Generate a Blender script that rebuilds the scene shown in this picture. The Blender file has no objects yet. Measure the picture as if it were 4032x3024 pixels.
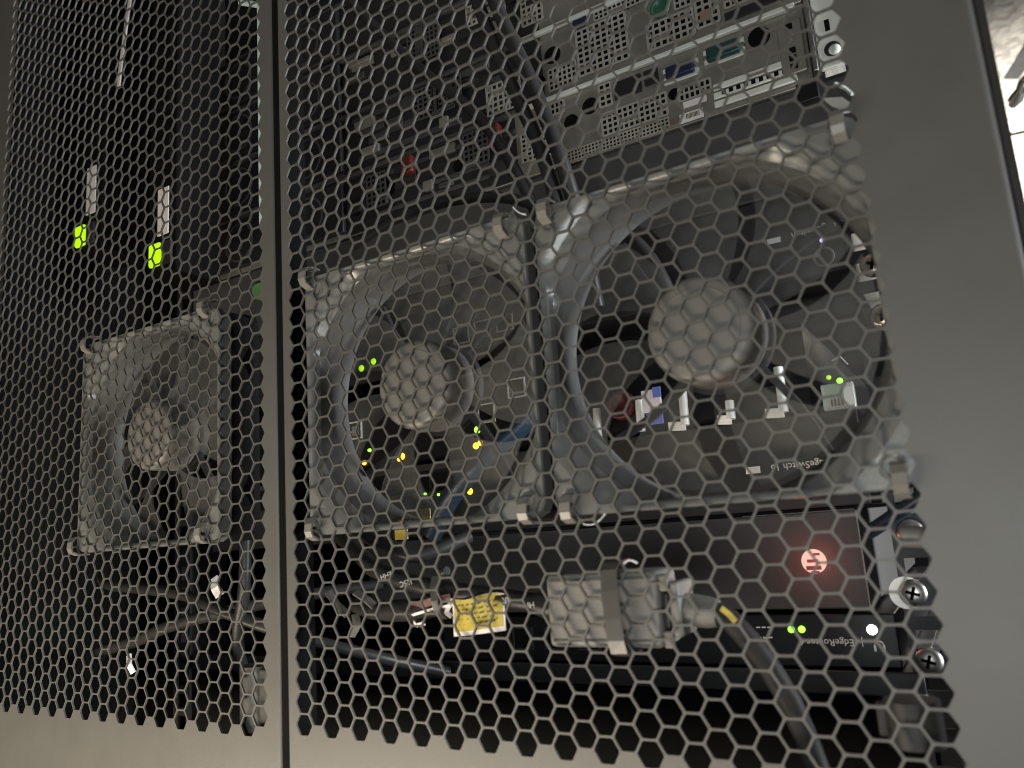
import bpy, math, random
from mathutils import Vector, Matrix
random.seed(7)
PI = math.pi
P = 0.009            # metres per hole pitch of the door mesh
FLOOR = -130.0       # floor height in pitches (b axis)
scene = bpy.context.scene
COL = scene.collection

# The rack is laid out on its door: a = along the door, b = up, c = into the rack (in hole pitches).
AX = Matrix(((-1, 0, 0), (0, 0, 1), (0, 1, 0)))
def wpos(a, b, c): return AX @ Vector((a * P, (b - FLOOR) * P, c * P))
def wdir(a, b, c): return AX @ Vector((a, b, c))

# ------------------------------------------------------------------ camera
cd = bpy.data.cameras.new('camera'); cam = bpy.data.objects.new('camera', cd); COL.objects.link(cam)
def rod(w):
    w = Vector(w); t = w.length; return Matrix.Rotation(t, 3, w / t)
RC = rod((-0.164674932, 0.532341450, -0.119846961))
TC = Vector((-9.80593365, 16.0943363, 36.5419793))
CP = -(RC.transposed() @ TC)
right = wdir(*RC[0]); up = -wdir(*RC[1]); back = -wdir(*RC[2])
m = Matrix((right, up, back)).transposed().to_4x4()
m.translation = wpos(*CP)
cam.matrix_world = m
cd.sensor_width = 36; cd.lens = 3050.75 / 4032 * 36
cd.clip_start = 0.01; cd.clip_end = 100
cd.dof.use_dof = True; cd.dof.focus_distance = 0.43; cd.dof.aperture_fstop = 12
scene.camera = cam

# ------------------------------------------------------------------ world, lamps, exposure
wd = bpy.data.worlds.new('World'); scene.world = wd; wd.use_nodes = True
bg = wd.node_tree.nodes['Background']; bg.inputs[0].default_value = (0.9, 0.92, 1.0, 1); bg.inputs[1].default_value = 0.03
def lamp(name, kind, pos, target, energy, color, size=0.5, size_y=None, **kw):
    ld = bpy.data.lights.new(name, kind); o = bpy.data.objects.new(name, ld); COL.objects.link(o)
    o.location = wpos(*pos); d = wpos(*target) - wpos(*pos)
    o.rotation_euler = d.to_track_quat('-Z', 'Y').to_euler()
    ld.energy = energy; ld.color = color
    if kind == 'AREA':
        ld.size = size
        if size_y: ld.shape = 'RECTANGLE'; ld.size_y = size_y
    if kind == 'SPOT': ld.shadow_soft_size = size
    for k, v in kw.items(): setattr(ld, k, v)
    return o
lamp('warm_fill_strip', 'AREA', (-15, 20, -27), (-14, -4, 0), 2.8, (1.0, 0.87, 0.68), 0.40, 0.06)  # warm strip added close to the doors to brighten their lower left
lamp('room_lamp', 'AREA', (31, 0, -62), (10, -14, 0), 1.6, (0.95, 1.0, 0.99), 0.16)
lamp('window_light', 'AREA', (125, -17, 17), (10, -22, 2), 25, (0.93, 0.97, 1.0), 0.36, 0.5)
lamp('sun_patch', 'SPOT', (150, 260, 370), (66, FLOOR, 360), 3500, (1.0, 0.96, 0.90), 0.02, spot_size=math.radians(48), spot_blend=0.85)
scene.view_settings.view_transform = 'Standard'; scene.view_settings.look = 'None'
scene.view_settings.exposure = 0; scene.view_settings.gamma = 1
scene.view_settings.use_curve_mapping = False
scene.render.engine = 'CYCLES'
scene.cycles.max_bounces = 8; scene.cycles.transparent_max_bounces = 24
scene.cycles.use_denoising = True
scene.cycles.filter_width = 1.0

# ------------------------------------------------------------------ materials
MATS = {}
def mat(name, col, rough=0.5, metal=0.0, var=0.15, scale=40.0, bump=0.0, bscale=600.0, spec=0.5, coat=0.0, emit=None, estr=0.0, alpha=1.0):
    if name in MATS: return MATS[name]
    mt = bpy.data.materials.new(name); mt.use_nodes = True; nt = mt.node_tree; N = nt.nodes; L = nt.links
    b = N['Principled BSDF']
    tc = N.new('ShaderNodeTexCoord'); nz = N.new('ShaderNodeTexNoise'); nz.inputs['Scale'].default_value = scale; nz.inputs['Detail'].default_value = 6
    L.new(tc.outputs['Object'], nz.inputs['Vector'])
    mr = N.new('ShaderNodeMapRange'); mr.inputs[3].default_value = 1 - var; mr.inputs[4].default_value = 1 + var; L.new(nz.outputs['Fac'], mr.inputs[0])
    vm = N.new('ShaderNodeVectorMath'); vm.operation = 'SCALE'; vm.inputs[0].default_value = col; L.new(mr.outputs[0], vm.inputs['Scale'])
    L.new(vm.outputs[0], b.inputs['Base Color'])
    rr = N.new('ShaderNodeMapRange'); rr.inputs[3].default_value = max(0.03, rough * 0.85); rr.inputs[4].default_value = min(1, rough * 1.15); L.new(nz.outputs['Fac'], rr.inputs[0])
    L.new(rr.outputs[0], b.inputs['Roughness'])
    b.inputs['Metallic'].default_value = metal
    b.inputs['Specular IOR Level'].default_value = spec
    b.inputs['Coat Weight'].default_value = coat
    if bump:
        n2 = N.new('ShaderNodeTexNoise'); n2.inputs['Scale'].default_value = bscale; n2.inputs['Detail'].default_value = 3
        L.new(tc.outputs['Object'], n2.inputs['Vector'])
        bp = N.new('ShaderNodeBump'); bp.inputs['Strength'].default_value = bump; bp.inputs['Distance'].default_value = 0.0004
        L.new(n2.outputs['Fac'], bp.inputs['Height']); L.new(bp.outputs[0], b.inputs['Normal'])
    if emit:
        b.inputs['Emission Color'].default_value = (*emit, 1); b.inputs['Emission Strength'].default_value = estr
    b.inputs['Alpha'].default_value = alpha
    MATS[name] = mt; return mt

M_DOOR = mat('powder_coat', (0.096, 0.0935, 0.086), 0.44, var=0.11, scale=55, bump=0.22, bscale=2600)
M_BLACK = mat('black_steel', (0.018, 0.018, 0.019), 0.5, var=0.2)
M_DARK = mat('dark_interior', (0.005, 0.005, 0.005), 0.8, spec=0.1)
M_FACE = mat('face_plate', (0.032, 0.031, 0.03), 0.5, spec=0.25, var=0.1, scale=15, bump=0.1, bscale=900)
M_GLOSS = mat('gloss_black', (0.010, 0.010, 0.011), 0.32, var=0.2, spec=0.3)
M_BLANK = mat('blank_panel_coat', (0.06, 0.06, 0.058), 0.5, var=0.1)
M_FAN = mat('fan_plastic', (0.135, 0.136, 0.13), 0.28, var=0.1, scale=30, bump=0.12, bscale=800)
M_BORE = mat('shaded_bore_plastic', (0.10, 0.101, 0.098), 0.26, var=0.1)  # darker than the frame plastic: shade inside the bore put into the colour
M_HUB = mat('hub_plastic', (0.135, 0.128, 0.117), 0.5, var=0.12, scale=60, bump=0.1)
M_BLADE = mat('spin_haze_blade', (0.16, 0.16, 0.152), 0.5, var=0.1, alpha=0.18, spec=0.3)  # see-through alpha stands in for the haze of spinning blades
M_TIE = mat('nylon_tie', (0.17, 0.158, 0.14), 0.4, var=0.1, scale=80)
M_TIEDK = mat('dark_nylon', (0.065, 0.063, 0.058), 0.38, var=0.1, scale=80)
M_SHINE = mat('clear_nylon', (0.75, 0.75, 0.76), 0.12, var=0.05, spec=0.8)
M_BRICK = mat('adapter_plastic', (0.165, 0.158, 0.145), 0.5, var=0.08, scale=50, bump=0.3, bscale=1200)
M_CABLE = mat('black_rubber', (0.02, 0.0195, 0.019), 0.42, spec=0.35, var=0.25, scale=90, bump=0.2)
M_GCABLE = mat('grey_cable', (0.024, 0.022, 0.021), 0.6, spec=0.2, var=0.2, scale=90)
M_BLUE = mat('blue_cable', (0.015, 0.03, 0.05), 0.4, var=0.15)
M_GREEN = mat('green_cable', (0.022, 0.08, 0.006), 0.4, var=0.15)
M_YEL = mat('yellow_label', (0.55, 0.43, 0.07), 0.5, var=0.08)
M_TAN = mat('tan_label', (0.45, 0.32, 0.08), 0.5, var=0.2)
M_WHITE = mat('white_label', (0.85, 0.80, 0.78), 0.5, var=0.06)
M_PRINT = mat('cable_print', (0.6, 0.6, 0.58), 0.6, var=0.2)
M_INK = mat('ink', (0.12, 0.10, 0.03), 0.6)
M_RED = mat('red_tag', (0.09, 0.014, 0.014), 0.45, var=0.2)
M_REDL = mat('red_lever', (0.11, 0.016, 0.010), 0.4, var=0.2)
M_GRILLE = mat('grille_steel', (0.50, 0.475, 0.42), 0.4, metal=0.3, var=0.3, scale=60)
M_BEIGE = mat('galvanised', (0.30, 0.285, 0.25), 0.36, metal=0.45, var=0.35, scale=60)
M_ZINC = mat('zinc', (0.88, 0.90, 0.84), 0.42, metal=0.25, var=0.1, scale=70)
M_CHROME = mat('chrome', (0.42, 0.41, 0.39), 0.34, metal=1.0, var=0.4, scale=300)
M_BRASS = mat('brass_screw', (0.75, 0.58, 0.46), 0.22, metal=1.0, var=0.15)
M_VGA = mat('vga_blue', (0.013, 0.018, 0.05), 0.35, var=0.15)
M_TEAL = mat('teal_port', (0.009, 0.055, 0.052), 0.35, var=0.15)
M_PS2 = mat('green_port', (0.035, 0.15, 0.09), 0.4, var=0.1)
M_PALE = mat('pale_green_steel', (0.62, 0.80, 0.74), 0.35, var=0.1)
M_PRINTD = mat('face_print', (0.85, 0.82, 0.78), 0.6, var=0.1)
M_LGREEN = mat('led_green', (0.1, 0.5, 0.02), 0.3, emit=(0.22, 1.0, 0.03), estr=4)
M_LLIME = mat('lamp_lime', (0.3, 0.6, 0.0), 0.3, emit=(0.46, 1.0, 0.0), estr=1.0, var=0.4, scale=400)
M_LAMBER = mat('led_amber', (0.6, 0.3, 0.02), 0.3, emit=(1.0, 0.5, 0.02), estr=4)
M_LWHITE = mat('led_white', (0.8, 0.8, 0.8), 0.3, emit=(0.9, 0.93, 1.0), estr=6)
M_LVIOLET = mat('led_violet', (0.5, 0.5, 0.8), 0.3, emit=(0.62, 0.58, 1.0), estr=1.6)
M_EMBLEM = mat('lit_emblem', (0.2, 0.15, 0.13), 0.4, emit=(1.0, 0.70, 0.58), estr=0.66)

# the blades above are mostly see-through to give a spin haze
def carpet_mat():
    mt = bpy.data.materials.new('carpet_pile'); mt.use_nodes = True; nt = mt.node_tree; N = nt.nodes; L = nt.links; b = N['Principled BSDF']
    tc = N.new('ShaderNodeTexCoord'); vo = N.new('ShaderNodeTexVoronoi'); vo.inputs['Scale'].default_value = 60
    nz = N.new('ShaderNodeTexNoise'); nz.inputs['Scale'].default_value = 60; nz.inputs['Detail'].default_value = 5
    for n in (vo, nz): L.new(tc.outputs['Object'], n.inputs['Vector'])
    mx = N.new('ShaderNodeMix'); mx.data_type = 'RGBA'; mx.inputs[0].default_value = 0.55
    L.new(vo.outputs['Color'], mx.inputs[6]); L.new(nz.outputs['Color'], mx.inputs[7])
    cr = N.new('ShaderNodeValToRGB'); cr.color_ramp.elements[0].position = 0.25; cr.color_ramp.elements[0].color = (0.30, 0.27, 0.24, 1)
    cr.color_ramp.elements[1].position = 0.75; cr.color_ramp.elements[1].color = (0.72, 0.68, 0.60, 1)
    L.new(mx.outputs[2], cr.inputs[0]); L.new(cr.outputs[0], b.inputs['Base Color'])
    bp = N.new('ShaderNodeBump'); bp.inputs['Strength'].default_value = 0.7; bp.inputs['Distance'].default_value = 0.005
    L.new(vo.outputs['Distance'], bp.inputs['Height']); L.new(bp.outputs[0], b.inputs['Normal'])
    b.inputs['Roughness'].default_value = 0.95
    return mt
M_CARPET = carpet_mat()

# ------------------------------------------------------------------ mesh builder (coordinates a, b, c in pitches)
class MB:
    def __init__(s): s.v = []; s.f = []; s.smooth = []
    def face(s, pts, sm=False):
        n = len(s.v); s.v += [tuple(p) for p in pts]; s.f.append(tuple(range(n, n + len(pts)))); s.smooth.append(sm)
    def grid(s, rows, close_u=False, close_v=False, sm=True):
        n = len(s.v); R, C = len(rows), len(rows[0])
        for r in rows: s.v += [tuple(p) for p in r]
        for i in range(R if close_v else R - 1):
            for j in range(C if close_u else C - 1):
                i2, j2 = (i + 1) % R, (j + 1) % C
                s.f.append((n + i * C + j, n + i * C + j2, n + i2 * C + j2, n + i2 * C + j)); s.smooth.append(sm)
        return s
    def box(s, a0, a1, b0, b1, c0, c1, bev=0.0):
        if bev <= 0:
            p = [(a, b, c) for c in (c0, c1) for b in (b0, b1) for a in (a0, a1)]
            for q in ((0, 1, 3, 2), (4, 6, 7, 5), (0, 4, 5, 1), (2, 3, 7, 6), (0, 2, 6, 4), (1, 5, 7, 3)): s.face([p[i] for i in q])
            return s
        rows = []
        k = 3
        def ring(r, c):
            pts = []
            for (sx, sy, st) in ((1, 1, 0), (-1, 1, 1), (-1, -1, 2), (1, -1, 3)):
                cx = (a1 - bev) if sx > 0 else (a0 + bev); cy = (b1 - bev) if sy > 0 else (b0 + bev)
                for i in range(k + 1):
                    t = (st + i / k) * PI / 2; pts.append((cx + r * math.cos(t), cy + r * math.sin(t), c))
            return pts
        prof = [(bev * math.sin(t * PI / 6), c0 + bev * (1 - math.cos(t * PI / 6))) for t in range(0, 4)]
        rr = [ring(r, c) for r, c in prof] + [ring(r, c1 - (c - c0)) for r, c in reversed(prof)]
        s.grid(rr, close_u=True); s.face(rr[0]); s.face(rr[-1][::-1]); return s
    def tube(s, path, r, n=10, cap=True):
        pts = [Vector(p) for p in path]; rows = []
        prev = None
        for i, p in enumerate(pts):
            t = (pts[min(i + 1, len(pts) - 1)] - pts[max(i - 1, 0)]).normalized()
            if prev is None: x = t.orthogonal().normalized()
            else: x = (prev - t * prev.dot(t)).normalized()
            prev = x; y = t.cross(x); rad = r[i] if isinstance(r, (list, tuple)) else r
            rows.append([p + (x * math.cos(k * 2 * PI / n) + y * math.sin(k * 2 * PI / n)) * rad for k in range(n)])
        s.grid(rows, close_u=True)
        if cap: s.face(rows[0][::-1]); s.face(rows[-1])
        return s
    def strip(s, path, width, thick, wdirv=(1, 0, 0)):
        pts = [Vector(p) for p in path]; rows = []; wv = Vector(wdirv).normalized()
        for i, p in enumerate(pts):
            t = (pts[min(i + 1, len(pts) - 1)] - pts[max(i - 1, 0)]).normalized()
            n = t.cross(wv).normalized(); w2 = n.cross(t).normalized()
            rows.append([p + w2 * width / 2 + n * thick / 2, p - w2 * width / 2 + n * thick / 2, p - w2 * width / 2 - n * thick / 2, p + w2 * width / 2 - n * thick / 2])
        s.grid(rows, close_u=True, sm=False); s.face(rows[0][::-1]); s.face(rows[-1]); return s
    def cyl(s, a, b, c0, c1, r, n=24, r2=None):
        r2 = r if r2 is None else r2
        ra = [(a + r * math.cos(k * 2 * PI / n), b + r * math.sin(k * 2 * PI / n), c0) for k in range(n)]
        rb = [(a + r2 * math.cos(k * 2 * PI / n), b + r2 * math.sin(k * 2 * PI / n), c1) for k in range(n)]
        s.grid([ra, rb], close_u=True); s.face(ra[::-1]); s.face(rb); return s
    def lathe(s, a, b, prof, n=48):
        rows = [[(a + r * math.cos(k * 2 * PI / n), b + r * math.sin(k * 2 * PI / n), c) for k in range(n)] for r, c in prof]
        s.grid(rows, close_u=True); return s
    def mesh(s, name, anchor=(0, 0, 0)):
        me = bpy.data.meshes.new(name); A = anchor
        me.from_pydata([((p[0] - A[0]) * P, (p[1] - A[1]) * P, (p[2] - A[2]) * P) for p in s.v], [], s.f)
        me.polygons.foreach_set('use_smooth', s.smooth); me.update(); return me

ANC = {}
def place(o, anchor):
    mm = AX.to_4x4(); mm.translation = wpos(*anchor); o.matrix_world = mm; ANC[o.name] = anchor
def tag(o, label=None, cat=None, group=None, kind=None):
    for k, v in (('label', label), ('category', cat), ('group', group), ('kind', kind)):
        if v: o[k] = v
    return o
def thing(name, label, cat, anchor, group=None, kind=None):
    o = bpy.data.objects.new(name, None); o.empty_display_size = 0.02; COL.objects.link(o); place(o, anchor); return tag(o, label, cat, group, kind)
def solo(name, mb, mt, anchor, label=None, cat=None, group=None, kind=None):
    me = mb.mesh(name, anchor); me.materials.append(mt); o = bpy.data.objects.new(name, me); COL.objects.link(o); place(o, anchor)
    return tag(o, label, cat, group, kind)
def part(name, mb, mt, parent, kind=None, label=None):
    A = ANC[parent.name]; me = mb.mesh(name, A); me.materials.append(mt)
    o = bpy.data.objects.new(name, me); COL.objects.link(o); o.parent = parent; ANC[o.name] = A
    if kind: o['kind'] = kind
    if label: o['label'] = label
    return o
def text_mb(txt, size, a, b, c, align='LEFT', rot=0.0, mirror=False):
    """Lettering that reads upright for someone standing before the rack: runs towards -a, its top towards +b."""
    cu = bpy.data.curves.new('lettering', 'FONT'); cu.body = txt; cu.size = size; cu.align_x = align; cu.resolution_u = 3
    o = bpy.data.objects.new('lettering', cu); COL.objects.link(o); dg = bpy.context.evaluated_depsgraph_get()
    me = bpy.data.meshes.new_from_object(o.evaluated_get(dg)); bpy.data.objects.remove(o); bpy.data.curves.remove(cu)
    mb = MB(); n = 0; cr, sr = math.cos(rot), math.sin(rot)
    for v in me.vertices:
        x, y = v.co.x * cr - v.co.y * sr, v.co.x * sr + v.co.y * cr
        mb.v.append((a - x, b + y, c))
    for p in me.polygons: mb.f.append(tuple(p.vertices)); mb.smooth.append(False)
    bpy.data.meshes.remove(me); return mb
def led(parent, a, b, c, mt, r=0.16, name='indicator_lamp'):
    mb = MB(); prof = [(r, c + 0.05), (r, c - 0.02), (r * 0.8, c - 0.1), (r * 0.4, c - 0.14), (0.001, c - 0.15)]
    mb.lathe(a, b, prof, 12); return part(name, mb, mt, parent)

# ------------------------------------------------------------------ floor
fl = MB(); fl.face([(-700, FLOOR, -500), (900, FLOOR, -500), (900, FLOOR, 1400), (-700, FLOOR, 1400)])
solo('floor', fl, M_CARPET, (0, FLOOR, 0), kind='structure')

# ------------------------------------------------------------------ rack with its two doors
S3 = math.sqrt(3) / 2
rack = thing('server_rack', 'black server rack with split perforated steel doors closed over the equipment', 'server rack', (-1.3, FLOOR, 55))

def hex_door(cols, A0, A1, B0, B1, hole=0.918, th=0.095, edge_r=(0.3, 0.3), depth=0.32):
    """cols: list of (a, b_of_first_cell, n) from small a to large a; rows run towards -b."""
    mb = MB(); k = 1 / math.sqrt(3)
    OUT = [(k * math.cos(i * PI / 3), k * math.sin(i * PI / 3)) for i in range(6)]
    INN = []
    fil = 0.09
    for i in range(6):
        p, q, r = OUT[i - 1], OUT[i], OUT[(i + 1) % 6]
        INN.append((hole * (q[0] + (p[0] - q[0]) * fil), hole * (q[1] + (p[1] - q[1]) * fil)))
        INN.append((hole * (q[0] + (r[0] - q[0]) * fil), hole * (q[1] + (r[1] - q[1]) * fil)))
    V, F = mb.v, mb.f
    for a, b, n in cols:
        for i in range(n):
            y = b - i; s = len(V)
            V += [(a + x, y + z, 0.0) for x, z in OUT]
            V += [(a + x, y + z, 0.0) for x, z in INN]
            V += [(a + x, y + z, th) for x, z in INN]
            for j in range(6):
                o0, o1 = s + j, s + (j + 1) % 6
                i0, i1, i2 = s + 6 + 2 * j, s + 7 + 2 * j, s + 6 + (2 * j + 2) % 12
                F.append((o0, i0, i1)); F.append((o0, i1, i2, o1))
                F.append((i0, i0 + 12, i1 + 12, i1)); F.append((i1, i1 + 12, i2 + 12, i2))
    lo = []; hi = []
    for a, b, n in cols:
        lo += [(a - k / 2, b + 0.5), (a + k / 2, b + 0.5)]
        hi += [(a - k / 2, b - n + 0.5), (a + k / 2, b - n + 0.5)]
    def strip(line, Y):
        for p, q in zip(line, line[1:]):
            if abs(p[0] - q[0]) < 1e-6: continue
            mb.face([(p[0], p[1], 0), (q[0], q[1], 0), (q[0], Y, 0), (p[0], Y, 0)])
    e0, e1 = edge_r; X0, X1 = A0 + e0, A1 - e1
    strip(lo, B1); strip(hi, B0)
    for (a, b, n), s, X in ((cols[0], -1, X0), (cols[-1], 1, X1)):
        ln = []
        for i in range(n): ln += [(a + s * k / 2, b - i + 0.5), (a + s * k, b - i)]
        ln.append((a + s * k / 2, b - n + 0.5))
        for p, q in zip(ln, ln[1:]): mb.face([(p[0], p[1], 0), (q[0], q[1], 0), (X, q[1], 0), (X, p[1], 0)])
        mb.face([(X, b + 0.5, 0), (a + s * k / 2, b + 0.5, 0), (a + s * k / 2, B1, 0), (X, B1, 0)])
        mb.face([(X, b - n + 0.5, 0), (a + s * k / 2, b - n + 0.5, 0), (a + s * k / 2, B0, 0), (X, B0, 0)])
    mb.smooth += [False] * (len(F) - len(mb.smooth))
    # rolled vertical edges with a return flange
    for X, s, r in ((X0, -1, e0), (X1, 1, e1)):
        prof = [(X + s * r * math.sin(t * PI / 16), r * (1 - math.cos(t * PI / 16))) for t in range(9)]
        prof += [(X + s * r, depth)]
        mb.grid([[(x, B0, c) for x, c in prof], [(x, B1, c) for x, c in prof]], sm=True)
    mb.face([(X0, B1, 0), (X1, B1, 0), (X1, B1, depth), (X0, B1, depth)])
    mb.face([(X0, B0, 0), (X1, B0, 0), (X1, B0, depth), (X0, B0, depth)])
    return mb
NR = 100
rc = [(j * S3, 0.0 if j % 2 == 0 else -0.5, NR) for j in range(32)]
door_r = part('door', hex_door(rc, -1.06, 31.36, -125, 9, edge_r=(0.12, 0.3)), M_DOOR, rack)
lc = [(-2.9866 - j * S3, 0.2749 - (0.5 if j % 2 == 0 else 0.0), NR) for j in range(32)][::-1]
door_l = part('door', hex_door(lc, -34.4, -1.53, -125, 9, edge_r=(0.55, 0.2)), M_DOOR, rack)
# inner parts of the doors
g = MB(); g.box(-1.527, -1.063, -125, 9, 0.07, 0.33); g.box(-2.2, -0.75, -125, 9, 0.36, 1.6); part('seam_shade_strip', g, mat('seam_shade_black', (0.004, 0.004, 0.004), 0.9, spec=0.1), door_l)  # near-black filler put in the door seam to stand for its shade
# body
for nm, bx in (('side_panel', (-35.0, -34.5, FLOOR + 4, 12, 2.6, 112)), ('corner_post', (28.5, 31.6, FLOOR + 4, 12, 108, 111)),
               ('shade_post', (31.37, 31.6, FLOOR + 4, 12, 0.1, 2.5)), ('rear_panel', (-34.4, 31.6, FLOOR + 4, 12, 111, 112)), ('top_panel', (-35, 32.2, 12.1, 13, 2.6, 112)), ('plinth', (-35, 32.2, FLOOR, FLOOR + 3.9, 2.6, 112))):
    b_ = MB(); b_.box(*bx); part(nm, b_, M_FACE if nm == 'shade_post' else M_DARK, rack)  # the front post is added to keep side light off the door edge
def rail(a0, a1):
    mb = MB(); b = -100.0
    mb.box(a0, a0 + 0.35, -120, 11, 14.0, 14.25); mb.box(a1 - 0.35, a1, -120, 11, 14.0, 14.25)
    mb.box(a1 if a0 > 0 else a0 - 0.2, (a1 + 0.2) if a0 > 0 else a0, -120, 11, 14.0, 19)
    pitch = 44.45 / 9 / 3; y = -110.0
    while y < 10:
        mb.box(a0 + 0.35, a1 - 0.35, y, y + pitch - 1.05, 14.0, 14.25); y += pitch
    return part('mounting_rail', mb, M_BLACK, rack)
rl = rail(25.0, 26.75); rail(-28.8, -27.05)
def screw(a, b, mt, r=0.62, c=13.75):
    mb = MB()
    mb.lathe(a, b, [(r, c + 0.2), (r, c - 0.06), (r * 0.93, c - 0.14), (r * 0.7, c - 0.21), (r * 0.35, c - 0.245), (0.001, c - 0.25)], 24)
    s = part('screw', mb, mt, rl)
    for t in (0.3, 0.3 + PI / 2):
        x = MB(); d = Vector((math.cos(t), math.sin(t), 0)) * r * 0.5; n = Vector((-d.y, d.x, 0)).normalized() * 0.07
        q = [Vector((a, b, c - 0.28)) + v for v in (d + n, -d + n, -d - n, d - n)]
        x.face(q); x.face([v + Vector((0, 0, 0.1)) for v in q]); MB.grid(x, [q, [v + Vector((0, 0, 0.1)) for v in q]], close_u=True, sm=False)
        o = part('slot', x, M_DARK, rl)
    return s
for a, b, mt in ((25.55, -4.1, M_CHROME), (25.75, -1.05, M_CHROME), (25.85, -6.9, M_CHROME), (26.2, -17.45, M_BRASS), (26.15, -20.15, M_BRASS)): screw(a, b, mt)
wsh = MB(); wsh.cyl(25.25, -4.1, 13.9, 13.99, 0.75); part('washer', wsh, M_ZINC, rl)
# hinge barrels and latch behind the mesh
h = MB(); h.tube([(26.0, -2.0, 1.3), (26.0, -0.6, 1.3)], 0.85, 18); h.box(24.9, 26.0, -1.9, -0.8, 1.2, 1.5, 0.1); part('hinge', h, M_FACE, door_r)
h = MB(); h.tube([(26.5, -7.2, 1.0), (27.5, -7.1, 1.0)], 0.36, 14); part('hinge', h, M_TIE, door_r)
h = MB(); h.tube([(-4.6, -2.4, 1.3), (-4.6, 1.0, 1.3)], [0.9, 0.9], 20); h.box(-3.9, -3.0, -2.3, 0.9, 0.7, 1.5, 0.12); h.box(-5.8, -5.1, -1.6, 1.0, 1.2, 1.6, 0.1); part('latch', h, M_TIEDK, door_l)

# ------------------------------------------------------------------ cooling fans tied to the inside of the doors
def rsq(t, h, r):
    """distance from centre to a rounded square of half side h and corner radius r, direction t"""
    c, s = abs(math.cos(t)), abs(math.sin(t))
    d = h / max(c, s); x, y = d * c, d * s
    if x > h - r and y > h - r:
        q = h - r; B = q * (c + s); disc = B * B - (2 * q * q - r * r); d = B + math.sqrt(max(disc, 0))
    return d
def make_fan(ca, cb, label, spin):
    w0 = 0.13; H = 6.62; D = 2.78; N = 120
    f = thing('cooling_fan', label, 'fan', (ca, cb - H, w0), 'fans tied behind the door mesh')
    ang = [2 * PI * i / N for i in range(N)]
    def ring(rf, c): return [(ca + rf(t) * math.cos(t), cb + rf(t) * math.sin(t), c) for t in ang]
    S = lambda t: rsq(t, H, 0.75)
    lip = lambda t: min(S(t) - 0.10, 7.7)
    ws = lambda t: min(S(t) - 0.02, 6.95) if abs(math.sin(2 * t)) < 0.92 else S(t) - 0.1
    rows = [ring(S, w0 + D), ring(S, w0 + D - 0.45), ring(ws, w0 + D - 0.46), ring(ws, w0 + 0.81), ring(S, w0 + 0.8), ring(S, w0 + 0.1), ring(lambda t: S(t) - 0.06, w0), ring(lip, w0)]
    mb = MB(); mb.grid(rows[4:], close_u=True, sm=False)
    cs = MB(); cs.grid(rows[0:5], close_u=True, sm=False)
    rows = [ring(lip, w0), ring(lambda t: lip(t) - 0.16, w0 + 0.05), ring(lambda t: min(lip(t) - 0.24, 7.25), w0 + 0.22)]
    mb.grid(rows, close_u=True, sm=True)
    mb.grid([ring(lambda t: min(lip(t) - 0.24, 7.25), w0 + 0.22), ring(lambda t: min(lip(t) - 0.28, 6.8), w0 + 0.6)], close_u=True)
    bo = MB(); rows = [ring(lambda t: min(lip(t) - 0.28, 6.8), w0 + 0.6), ring(lambda t: 6.42, w0 + 1.3), ring(lambda t: 6.38, w0 + 2.1), ring(lambda t: 6.42, w0 + D)]
    bo.grid(rows, close_u=True, sm=True); part('bore', bo, M_BORE, f)
    mb.grid([ring(lambda t: 6.42, w0 + D), ring(S, w0 + D)], close_u=True, sm=False)
    part('frame', mb, M_FAN, f); part('shaded_casing', cs, M_DARK, f)  # casing coloured near-black for the shade along the fan's side
    for sx in (-1, 1):                       # mounting bosses with their bores
        for sy in (-1, 1):
            x, y = ca + sx * 5.83, cb + sy * 5.83
            b = MB(); b.lathe(x, y, [(0.50, w0 - 0.012), (0.27, w0 - 0.012), (0.25, w0 + 0.9), (0.001, w0 + 0.9)], 20); part('mounting_hole', b, M_FAN, f)
    hb = MB(); r = 2.12
    hb.lathe(ca, cb, [(0.001, w0 + 0.10), (0.8, w0 + 0.10), (1.5, w0 + 0.115), (1.85, w0 + 0.15), (2.0, w0 + 0.22), (2.09, w0 + 0.34), (r, w0 + 0.5), (r, w0 + 2.2)], 56)
    hub = part('hub', hb, M_HUB, f)
    rg = MB(); rg.lathe(ca, cb, [(1.62, w0 + 0.13), (1.60, w0 + 0.105), (1.55, w0 + 0.12)], 56); part('ring_mark', rg, M_HUB, hub)
    for k in range(7):
        t0 = spin + k * 2 * PI / 7; rows = []
        for i in range(7):
            q = i / 6; rr = 2.1 + (6.15 - 2.1) * q; half = 0.26 + 0.12 * q; sweep = -0.22 * q * q
            row = []
            for j in range(6):
                s_ = j / 5 * 2 - 1; t = t0 + sweep + s_ * half
                row.append((ca + rr * math.cos(t), cb + rr * math.sin(t), w0 + 1.35 + s_ * (0.75 - 0.25 * q) + 0.12 * (1 - s_ * s_)))
            rows.append(row)
        bl = MB(); bl.grid(rows); bl.grid([[(p[0], p[1], p[2] + 0.09) for p in r_] for r_ in rows][::-1])
        edge = rows[0] + [r_[-1] for r_ in rows[1:]] + rows[-1][-2::-1] + [r_[0] for r_ in rows[-2:0:-1]]
        bl.grid([edge, [(p[0], p[1], p[2] + 0.09) for p in edge]], close_u=True, sm=False)
        part('blade', bl, M_BLADE, f)
    for k in range(4):
        t = PI / 4 - 0.15 + k * PI / 2
        st = MB(); st.strip([(ca + q * math.cos(t + 0.05 * q), cb + q * math.sin(t + 0.05 * q), w0 + 2.62) for q in (1.9, 3, 4, 5, 6.15)], 0.30, 0.3, (-math.sin(t), math.cos(t), 0)); part('strut', st, M_BLACK, f)
    mo = MB(); mo.cyl(ca, cb, w0 + 2.35, w0 + 2.75, 2.3, 40); part('motor_mount', mo, M_BLACK, f)
    return f
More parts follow.
